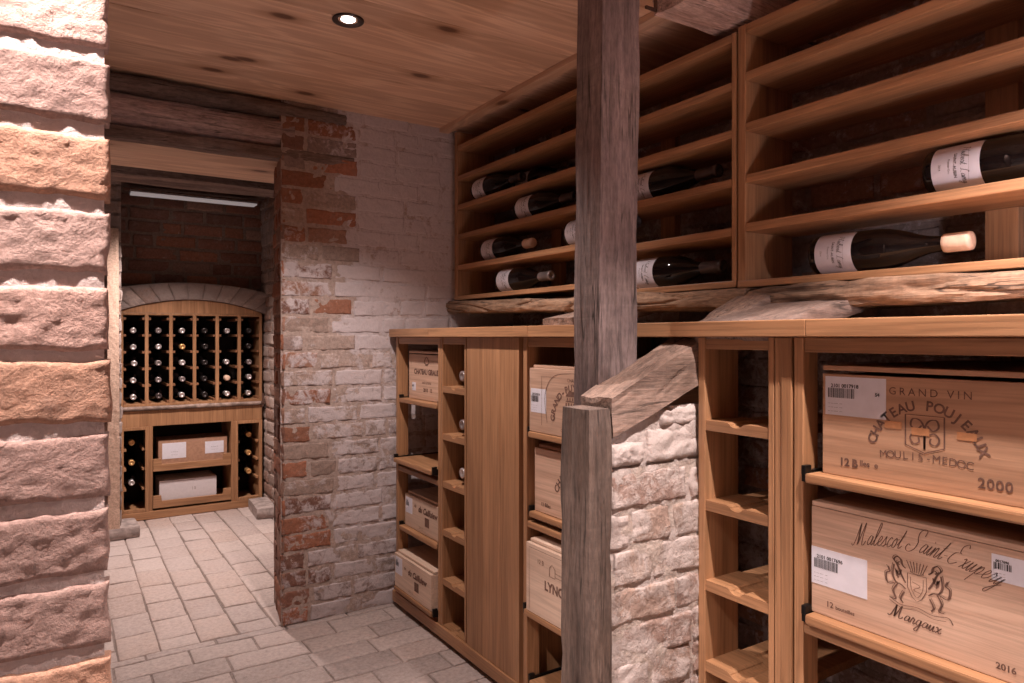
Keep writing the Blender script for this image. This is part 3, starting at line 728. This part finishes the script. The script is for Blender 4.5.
# 2: script print with heraldic beasts
c = crate('pale wooden case with flowing script, a crest held by two beasts and year 2016', (1.078, .5515, .5525), .350, .180, .47, -90, 'crate', lid=True, lid_gap=0.001)
bm = bmesh.new()
script(bm, 'Malescot Saint-Exupéry', .036, .004, .128, .00095, lambda u: (.017*(1-u*u)-.002*u, -.28*u-.02), .5, .60)
def crest(bm, cx, cz, s, wd):
    P = lambda pts: [(cx+a*s, cz+b*s) for a, b in pts]
    stroke(bm, P([(-.3, .45), (-.3, 0), (-.15, -.3), (0, -.42), (.15, -.3), (.3, 0), (.3, .45), (-.3, .45)]), wd, smooth=False)
    stroke(bm, P([(-.2, .35), (-.18, 0), (0, -.28), (.18, 0), (.2, .35)]), wd*.7)
    stroke(bm, P([(-.15, .2), (.1, .1), (-.1, -.05), (.12, -.12)]), wd)
    for k in range(-3, 4): stroke(bm, P([(k*.06, .52), (k*.11, .86)]), wd*1.1, smooth=False)
    stroke(bm, P([(-.22, .52), (0, .47), (.22, .52)]), wd*1.3)
    for q in (-1, 1):
        for pts in ([(.36, .1), (.5, .35), (.62, .62), (.74, .78), (.64, .9), (.5, .82), (.46, .66), (.36, .58)],
                    [(.36, -.1), (.5, 0), (.68, .05), (.78, .3), (.74, .62)], [(.4, -.2), (.52, -.45), (.44, -.58)], [(.62, .0), (.76, -.25), (.68, -.5), (.84, -.52)],
                    [(.72, 0), (.95, -.05), (1.0, .25), (.88, .35), (.94, .5)], [(.5, .5), (.58, .3), (.66, .45), (.6, .2)], [(.55, .75), (.62, .7), (.56, .64)]):
            stroke(bm, P([(q*a, b) for a, b in pts]), wd*2.2); stroke(bm, P([(q*(a+.05), b+.04) for a, b in pts]), wd*.8)
    stroke(bm, P([(-.9, -.5), (-.5, -.66), (0, -.6), (.5, -.7), (.95, -.62), (1.1, -.8)]), wd*1.3)
    stroke(bm, P([(-.9, -.6), (-.5, -.76), (0, -.7), (.5, -.8), (.9, -.75)]), wd)
crest(bm, .0, .090, .046, .0009)
script(bm, 'Margaux', .021, -.004, .036, .0014, lambda u: (-.002*u, -.04))
put(bm, text_bm('12', .0135, 'LEFT', bold=.0002), T2(-.148, .017)); put(bm, text_bm('bouteilles', .0085, 'LEFT', bold=.0002), T2(-.131, .017))
put(bm, text_bm('2016', .0125, 'LEFT', bold=.0003), T2(.105, .014))
ink(c, bm)
sticker(c, -.1745, -.077, .050, .112, '2101 0017696', ''); sticker(c, .100, .150, .134, .170, '0017696', '')
# far run of cases (x = face plane)
def small_crate(label, x, yc, z, w_, h_, fn, kind='crate', stk=None, lid_gap=0.0, rz=-90):
    c = crate(label, (x, yc, z+.0005), w_, h_, .43, rz, kind, True, lid_gap)
    b = bmesh.new(); fn(b); ink(c, b)
    if stk: sticker(c, *stk)
    return c
def f1(b):
    put(b, text_bm('CHATEAU GIRAUD', .026, bold=.0012, spacing=.9), T2(0, .092, 0, 1.0)); put(b, text_bm('SAINT ESTEPHE', .011), T2(0, .058)); put(b, text_bm('2010   12', .018, bold=.0006), T2(.01, .030))
    stroke(b, [(-.02, .135), (0, .155), (.02, .135), (0, .128), (-.02, .135)], .004); stroke(b, [(-.012, .125), (.012, .125)], .004, smooth=False)
small_crate('wooden case with dark capitals across it on the topmost tray by the whitewashed wall', 1.098, 2.262, .793, .298, .163, f1, stk=(-.12, -.09, .03, .06, ' ', ''), lid_gap=.004)
def f2(b):
    put(b, text_bm('de', .018, shear=.3), T2(-.06, .082)); script(b, 'Moulins', .05, .04, .068, .004) if False else put(b, text_bm('du Cailluiew', .030, shear=.35, bold=.0012), T2(.04, .072, 0, 1.0))
    flat(b, .02, .055, .030, .062); put(b, text_bm('2 0 1 5  . . .', .012), T2(0, .012))
small_crate('pale shallow wooden case with a dark square mark, third tray by the white wall', 1.088, 2.275, .317, .300, .118, f2, 'crate_white', (-.142, -.085, .050, .108, '0127', ''))
small_crate('pale shallow wooden case with a dark square mark at floor level by the whitewashed wall', 1.052, 2.285, .093, .304, .122, f2, 'crate_white', (-.145, -.085, .050, .112, '0127', ''))
def f4(b):
    arc_text(b, 'GRAND-PUY-LACOSTE', .024, .04, .035, .083, -84, 84, bold=.0008); put(b, text_bm('CHATEAU', .013), T2(.04, .140))
    stroke(b, [(-.075, .03), (-.085, .1), (-.05, .15), (.03, .162), (.1, .155)], .0015); stroke(b, [(-.1, .02), (-.1, .15), (-.04, .15)], .001, smooth=False)
    flat(b, .0, .075, .072, .076)
    for k in range(7): flat(b, .004+k*.0105, .010+k*.0105, .078, .088)
    flat(b, .005, .07, .091, .093)
    for k in range(6): flat(b, .01+k*.0105, .014+k*.0105, .094, .101)
    t = bmesh.new(); t.faces.new([t.verts.new(p) for p in ((.004, .104, 0), (.071, .104, 0), (.058, .117, 0), (.018, .117, 0))]); merge(b, t)
    put(b, text_bm('PAUILLAC', .014), T2(.04, .048)); put(b, text_bm('GRAND CRU CLASSE', .010), T2(.03, .012))
small_crate('wooden case with arched capitals and a mansion drawing, left of the tall post', 1.070, 1.412, .766, .315, .170, f4, stk=(-.150, -.080, .052, .116, '2012 0016', ''))
def f5(b):
    arc_text(b, 'CHATEAU PALMER', .026, .035, .035, .090, -66, 66, bold=.0008); put(b, text_bm('MARGAUX', .020, bold=.0004), T2(.03, .052, 0, 1.1)); put(b, text_bm('12 Blles', .014, bold=.0003), T2(-.105, .018))
    stroke(b, [(.0, .10), (.02, .13), (.035, .10), (.02, .08), (0, .10)], .004)
small_crate('pinkish wooden case with arched capitals on the middle tray left of the short dark post', 1.084, 1.408, .550, .313, .170, f5, 'crate')
def f6(b):
    put(b, text_bm('LYNCH BAGES', .033, bold=.0012), T2(.03, .078, 0, .95)); put(b, text_bm('12 B', .016), T2(-.09, .138)); put(b, text_bm('2010', .014), T2(.03, .052)); put(b, text_bm('PAUILLAC', .016, bold=.0004), T2(.05, .022))
    stroke(b, [(-.05, .118), (-.05, .14), (-.038, .15), (-.026, .14), (-.026, .118), (-.05, .118)], .0018, smooth=False); stroke(b, [(-.026, .132), (.04, .128)], .0015, smooth=False); stroke(b, [(-.026, .122), (.04, .12)], .0015, smooth=False)
    stroke(b, [(.04, .118), (.04, .14), (.055, .148), (.065, .14), (.065, .118), (.04, .118)], .0018, smooth=False)
    stroke(b, [(-.142, .006), (-.142, .172), (.142, .172)], .0012, smooth=False)
small_crate('pale wooden case with bold capitals on the low tray left of the short dark post', 1.052, 1.402, .289, .313, .182, f6, 'crate_white')

# ------------------------------------------------------------------ bottles
GLASS = NT('dark_bottle_glass'); GLASS.b.inputs['Base Color'].default_value = (.006, .004, .004, 1); GLASS.b.inputs['Roughness'].default_value = .06; GLASS.b.inputs['Specular IOR Level'].default_value = .38
GLASS = GLASS.m
CAP = {'dark': plain('dark_foil', (.085, .065, .065), .3, .4), 'grey': plain('grey_foil', (.30, .26, .26), .32, .5), 'silver': plain('silver_foil', (.62, .58, .58), .3, .6),
       'gold': plain('gold_foil', (.72, .42, .17), .35, .6), 'cream': plain('cream_wax', (.78, .56, .42), .45), 'black': plain('black_foil', (.03, .025, .025), .3, .3)}
LBL = plain('bottle_label_paper', (.66, .65, .73), .6, noise_amt=.03)
def make_bottle(name='wine_bottle', label_paper=True, writing=0):
    """upright, base at local origin; label on the -x side"""
    t = bpy.data.objects.new(name, None); COL.objects.link(t)
    r = .043
    prof = [(0, .012), (.022, .006), (.034, .0), (.040, .002), (r, .010), (r, .125), (r*.985, .140), (r*.93, .158), (r*.82, .177), (r*.66, .197), (r*.5, .215), (r*.395, .232), (.0148, .25), (.0143, .296), (.0158, .297), (.0158, .303), (0, .303)]
    bm = bmesh.new(); add_lathe(bm, prof, 40); obj('glass_body', bm, GLASS, t, True)
    bm = bmesh.new(); add_lathe(bm, [(.0158, .243), (.0155, .296), (.0168, .2965), (.0170, .304), (.0160, .3065), (.008, .3065), (.0075, .3050), (0, .3050)], 28)
    cap = obj('foil_capsule', bm, CAP['dark'], t, True)
    if label_paper:
        bm = bmesh.new(); rr = r+.0005; za, zb = .019, .100; n = 28; half = R(74)
        cols = []
        for i in range(n+1):
            a = -half+2*half*i/n; e = min(i, n-i)/n; cut = max(0, (.07-e)/.07)*.010
            x, y = -rr*math.cos(a), rr*math.sin(a)
            cols.append([bm.verts.new((x, y, z)) for z in (za+cut*.3, (za+zb)/2, zb-cut)])
        for A, B in zip(cols, cols[1:]):
            for j in range(2): bm.faces.new((A[j], B[j], B[j+1], A[j+1]))
        bmesh.ops.recalc_face_normals(bm, faces=bm.faces[:])
        lb = obj('paper_label', bm, LBL, t, True)
        if writing:
            b = bmesh.new()
            script(b, 'Hubert Lamy', .0140, .0, .069, .0007, lambda u: (0, 0)); put(b, text_bm('SAINT-AUBIN', .0075, bold=.0001), T2(0, .057))
            put(b, text_bm('Premier Cru', .005), T2(0, .048)); put(b, text_bm('2014', .0055), T2(0, .032)); stroke(b, [(-.03, .079), (.0, .083), (.03, .079)], .0004)
            # sketch plane x -> around the bottle, y -> up its axis
            for v in b.verts:
                a = v.co.x/rr; zz = v.co.y; v.co = Vector((-(rr+.0004)*math.cos(a), -(rr+.0004)*math.sin(a), zz))
            obj('label_print', b, BLACK, lb)
    return t
proto = make_bottle(writing=1); protoN = make_bottle(label_paper=False)
used = set()
def bottle(p, loc, rot, cap, label, group, scale=1.0):
    o = p if p.name not in used and (used.add(p.name) or True) else copy_tree(p)
    o.location = loc; o.rotation_euler = rot; o.scale = (scale,)*3
    tag(o, label, 'wine bottle', group)
    for ch in o.children:
        if ch.name.startswith('foil_capsule'):
            ch.data = CAPM[cap]
    return o
CAPM = {}
for k, m in CAP.items():
    bm = bmesh.new()
    if k == 'cream': add_lathe(bm, [(.0150, .258), (.0172, .259), (.0178, .264), (.0176, .300), (.0165, .305), (.009, .3065), (0, .3065)], 28)
    elif k in ('dark', 'black'): add_lathe(bm, [(.0160, .238), (.0162, .240), (.0158, .295), (.0172, .2965), (.0174, .304), (.0160, .3065), (.008, .3065), (.0075, .3035), (0, .3035)], 28)
    else: add_lathe(bm, [(.0158, .243), (.0155, .296), (.0168, .2965), (.0170, .304), (.0160, .3065), (.008, .3065), (.0075, .3050), (0, .3050)], 28)
    me = bpy.data.meshes.new('foil_capsule'); bm.to_mesh(me); bm.free(); me.materials.append(m)
    for p in me.polygons: p.use_smooth = True
    CAPM[k] = me
def lie(y_base, shelf_top, cap, label, x=1.385, yaw=0, roll=0, tilt=0):
    # base at y_base, neck pointing towards -y
    bottle(proto, (x, y_base, shelf_top+.0437), (R(90+tilt), R(0), R(yaw)), cap, label, 'bottles lying on the wall racks', 1.0)
lie(2.367, 1.545, 'dark', 'front one of two bottles on the fourth shelf up, far wall rack', x=1.375)
lie(2.19, 1.545, 'dark', 'rear one of two bottles on the fourth shelf up, far wall rack', x=1.458)
lie(2.078, 1.428, 'dark', 'wine bottle on the third shelf up, far wall rack, neck behind the post')
lie(2.315, 1.306, 'cream', 'cream-capped wine bottle on the second shelf up of the far wall rack')
lie(1.790, 1.306, 'dark', 'wine bottle mostly hidden by the tall post, only its label edge showing')
lie(2.205, 1.183, 'grey', 'grey-capped wine bottle on the bottom board of the far wall rack')
lie(1.496, 1.393, 'dark', 'dark-capped wine bottle on the higher stocked shelf just right of the tall post')
lie(1.481, 1.153, 'dark', 'dark-capped wine bottle on the bottom board right beside the tall post')
lie(.681, 1.283, 'dark', 'wine bottle on the second shelf up of the nearest wall rack')
lie(.917, 1.151, 'cream', 'cream-capped wine bottle on the bottom board of the near wall rack')
# necks in the far bins (bottles lie along x, neck towards the room)
for z, cap, w_ in ((BINZ[0], 'grey', 'topmost'), (BINZ[1], 'grey', 'second highest'), (BINZ[2], 'silver', 'third highest')):
    bottle(protoN, (FRONT+.335, 2.004-.0, z+.036), (0, R(-90), 0), cap, 'bottle in the %s of the far bottle bins, only its %s cap showing' % (w_, cap), 'bottles in the far bottle bins')
# two bottles at the bottom of the nearest crate cabinet
for i, (y, c_, lb) in enumerate(((.66, 'grey', 'dark bottle in shadow below the script-printed case, left one'), (.54, 'black', 'dark bottle in shadow below the script-printed case, right one'))):
    bottle(protoN, (FRONT+.38, y, .282+.044), (0, R(-90), 0), c_, lb, 'bottles below the large cases')

# ------------------------------------------------------------------ alcove: upper bottle rack
AX0, AX1 = .276, 1.030
bt = thing('alcove_bottle_rack', 'oak bottle rack of six columns set under the brick arch in the alcove', 'wine rack', ((AX0+AX1)/2, ALC, .633))
c0 = -(AX1-AX0)/2; c1 = -c0; HT = 1.155-.633
OD = wood('oak', 2)
bm = box(c0, c0+.016, 0, .30, 0, HT); add_box(bm, c1-.016, c1, 0, .30, 0, HT); add_box(bm, c0+.016, c1-.016, 0, .30, 0, .014); add_box(bm, c0+.016, c1-.016, 0, .30, HT-.012, HT)
obj('rack_frame', bm, OD, bt)
colw = (c1-c0-.016)/6
for k in range(1, 6):
    x = c0+.008+colw*k; obj('upright', box(x-.009, x+.009, 0, .022, .014, HT-.012, .001), OD, bt)
ROWZ = [.051+.0935*j for j in range(5)]
for k in range(6):
    x = c0+.008+colw*k
    bm = bmesh.new()
    for j in range(6):
        zz = ROWZ[0]-.036+.0935*j
        for sx in (x+.009, x+colw-.009-.013): add_box(bm, sx, sx+.013, .004, .25, zz, zz+.013, .001)
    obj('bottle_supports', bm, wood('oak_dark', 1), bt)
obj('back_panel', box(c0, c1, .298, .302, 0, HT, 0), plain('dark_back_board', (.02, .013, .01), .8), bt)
capn = [['silver']*5, ['dark', 'grey', 'grey', 'silver', 'grey'], ['silver', 'grey', 'silver', 'gold', 'silver'], ['black']*5, ['silver', 'cream', 'silver', None, 'silver'], ['silver', 'silver', 'grey', 'black', 'black']]
cn = ['leftmost', 'second', 'third', 'fourth', 'fifth', 'rightmost']; rn_ = ['bottom', 'second lowest', 'middle', 'second highest', 'top']
rngb = random.Random(4)
for k in range(6):
    for j in range(5):
        cp = capn[k][j]
        if not cp: continue
        x = (AX0+AX1)/2+c0+.008+colw*(k+.5)
        bottle(protoN, (x+rngb.uniform(-.003, .003), ALC+.325-rngb.uniform(0, .012), .633+ROWZ[j]+rngb.uniform(-.002, .002)+.0), (R(90), 0, 0), cp,
               '%s-capped bottle, %s row, %s column of the arched alcove rack' % (cp, rn_[j], cn[k]), 'bottles in the arched alcove rack', .93)
# oak board filling the arch above the rack
def arch(x): # lower edge of the brick arch
    u = (x-.653)/.385; return 1.160+.072*(1-u*u)
n = 16; pts = [(AX0+.002, 1.156)]+[(AX1-.002, 1.156)]+[(AX1-.002-(AX1-AX0-.004)*i/n, arch(AX1-.002-(AX1-AX0-.004)*i/n)) for i in range(n+1)]
bm = bmesh.new(); add_prism(bm, pts, ALC+.004, ALC+.03, lambda p, q, a: (p, a, q))
tag(obj('arch_board', bm, wood('oak', 2)), 'curved oak board filling the arch above the six-column rack', 'panel')
# brick arch
random.seed(14); wa_ = Masonry(); n = 11
for i in range(n):
    for fcol in (0,):
        a0, a1 = i/n, (i+1)/n
        x0, x1 = .258+.80*a0+.0015, .258+.80*a1-.0015
        b = len(wa_.v); col = pick([(.50, .39, .34), (.42, .31, .27), (.54, .43, .38)]); ws_ = random.uniform(.5, .7)
        NU, NV = 8, 10
        for j in range(NV+1):
            for q in range(NU+1):
                x = x0+(x1-x0)*q/NU; f = j/NV
                z = arch(x)+.004+.095*f; nx = (x-.653)*.35*f
                e = min(q, NU-q)/NU*.065; e2 = min(j, NV-j)/NV*.095; h = .006*min(1, min(e, e2)/.006)-.006
                p = Vector((x+nx, ALC-.012-h, z)); p.y -= fbm(p*30)*.004+.0
                wa_.v.append(p); wa_.c.append(col); wa_.w.append(ws_)
        for j in range(NV):
            for q in range(NU): a = b+j*(NU+1)+q; wa_.f.append((a, a+1, a+NU+2, a+NU+1))
# mortar behind and soffit
def strip(rows, col, ws_):
    b = len(wa_.v); m = len(rows[0])
    for r_ in rows:
        for p in r_: wa_.v.append(Vector(p)); wa_.c.append(col); wa_.w.append(ws_)
    for j in range(len(rows)-1):
        for q in range(m-1): a = b+j*m+q; wa_.f.append((a, a+1, a+m+1, a+m))
xs = [.25+.81*i/30 for i in range(31)]
strip([[(x, ALC+.002, arch(x)+.003) for x in xs], [(x+(x-.653)*.35, ALC+.002, arch(x)+.099) for x in xs]], (.3, .24, .21), .5)
strip([[(x, ALC+.002, arch(x)+.003) for x in xs], [(x, ALC+.12, arch(x)+.003) for x in xs]], (.3, .24, .21), .5)
strip([[(x+(x-.653)*.35, ALC+.002, arch(x)+.099) for x in xs], [(x+(x-.653)*.35, ALC+.13, arch(x)+.11) for x in xs]], (.3, .24, .21), .5)
structure(wa_.build('wall_arch', M_dark))
# ledge and lower cabinet
bm = bmesh.new(); add_timber(bm, (.262, ALC+.02, .622), (1.035, ALC+.02, .622), (.07, .022), (.07, .022), nl=60, nc=6, amp=.003, sc=14, rnd=.2, seed=40)
tag(obj('stone_ledge', bm, plain('dusty_ledge', (.30, .225, .19), .9, noise_amt=.4, scale=30)), 'thin dusty ledge between the arched rack and the cabinet below', 'ledge')
lc = thing('alcove_cabinet', 'oak cabinet with trays and two bottle columns on the alcove floor', 'cabinet', (.653, ALC, 0))
obj('header_board', box(c0, c1, .0, .022, .520, .609, .002), wood('oak', 2), lc)
bm = box(c0, c0+.016, -.002, .30, .04, .520); add_box(bm, c1-.016, c1, -.002, .30, .04, .520); obj('side_panel', bm, OD, lc)
obj('base_rail', box(c0, c1, -.006, .30, .0, .045, .004), wood('oak', 0), lc)
xl, xr = -.238, .222
def frame_(x0, x1):
    bm = box(x0, x0+.018, -.004, .018, .045, .520, .002); add_box(bm, x1-.018, x1, -.004, .018, .045, .520, .002); add_box(bm, x0+.018, x1-.018, -.004, .018, .502, .520, .002); add_box(bm, x0+.018, x1-.018, -.004, .018, .045, .063, .002)
    for zz in (.165, .275, .385):
        for sx in (x0+.018, x1-.032): add_box(bm, sx, sx+.014, .02, .25, zz, zz+.013, .001)
    return bm
obj('bottle_column_frame', frame_(c0, xl+.002), OD, lc); obj('bottle_column_frame', frame_(xr-.002, c1), OD, lc)
for a in (xl+.002, xr-.022): obj('divider', box(a, a+.020, 0, .3, .045, .520), OD, lc)
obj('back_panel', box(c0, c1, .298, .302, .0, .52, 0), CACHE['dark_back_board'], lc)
for z0 in (.265, .058):
    bm = bmesh.new(); a, b = xl+.024, xr-.024
    add_prism(bm, [(a, z0), (b, z0), (b, z0+.068), (b-.04, z0+.068), (b-.044, z0+.036), (a+.044, z0+.036), (a+.04, z0+.068), (a, z0+.068)], -.004, .016, lambda p, q, y: (p, y, q))
    add_box(bm, a, b, .016, .28, z0, z0+.02); obj('tray', bm, wood('oak', 0), lc)
for cx_, caps, nm in ((.336, ['gold', 'gold', 'silver'], 'left'), (.962, ['gold', 'gold', 'gold'], 'right')):
    for (z, cp, rr_) in zip((.430, .318, .206), caps, ('top', 'middle', 'bottom')):
        bottle(protoN, (cx_, ALC+.325, z), (R(90), 0, 0), cp, '%s-capped bottle, %s of the %s column in the low alcove cabinet' % (cp, rr_, nm), 'bottles in the low alcove cabinet', .93)
# boxes on the trays
cb = thing('cardboard_box', 'brown cardboard wine box with two white labels on the upper alcove tray', 'box', (.655, ALC+.05, .2865))
obj('carton', box(-.185, .185, 0, .20, 0, .142, .003), plain('brown_cardboard', (.40, .23, .15), .8), cb)
for a, b, z0, z1 in ((-.165, -.04, .035, .125), (.062, .165, .048, .118)):
    p = obj('paper_label', box(a, b, -.001, 0, z0, z1, 0), PAPER, cb)
    bm = bmesh.new(); put(bm, text_bm('WINE ESTATE' if False else '-- ---- --', .012), T2((a+b)/2, z0+.035)); put(bm, text_bm('---- --- ----', .009), T2((a+b)/2, z0+.02))
    obj('label_print', on_front(bm, .0016), BLACK, p)
cb = thing('cardboard_box', 'white cardboard box on the lower alcove tray', 'box', (.625, ALC+.03, .0795))
obj('carton', box(-.152, .152, 0, .22, 0, .122, .003), plain('white_cardboard', (.66, .62, .64), .7, noise_amt=.04), cb)
obj('printed_lettering', on_front((lambda b: (put(b, text_bm('| ||', .02), T2(.03, .06)), b)[1])(bmesh.new()), .0006), INK, cb)
# rough stone blocks on the floor
def stone(label, loc, sx, sy, sz, rz, seed):
    bm = bmesh.new(); add_timber(bm, (-sx/2, 0, sz/2), (sx/2, 0, sz/2), (sy, sz), (sy, sz), nl=10, nc=6, amp=.004, sc=16, rnd=.12, seed=seed)
    o = obj('stone_block', bm, plain('grey_stone', (.34, .28, .26), .9, noise_amt=.3, scale=25)); o.location = loc; o.rotation_euler = (0, 0, R(rz)); return tag(o, label, 'stone block')
stone('grey stone block on the floor at the left end of the alcove cabinet', (.262, 4.13, 0), .15, .22, .058, 3, 3)
stone('grey stone block on the floor at the right end of the alcove cabinet', (.985, 4.20, 0), .105, .32, .06, -4, 6)
# iron latch on the alcove's right jamb
bm = box(1.024, 1.034, ALC-.03, ALC-.02, .60, .68); add_box(bm, 1.018, 1.040, ALC-.032, ALC-.022, .62, .634)
tag(obj('iron_latch', bm, CACHE['rusty_iron']), 'small iron latch on the wall right of the arched rack', 'latch')
# strip light at the top of the alcove wall
sl = thing('strip_light', 'long slim lit strip fitting high on the alcove wall', 'strip light', (.655, 4.36, 1.805))
obj('housing', box(-.335, .335, -.04, .05, .008, .02, .001), plain('brushed_metal', (.5, .46, .46), .3, .8), sl)
obj('diffuser', box(-.33, .33, -.038, .048, 0, .008, .001), plain('lit_strip', (.6, .55, .55), .4, 0, ((1.0, .9, .9), .10), 0), sl)
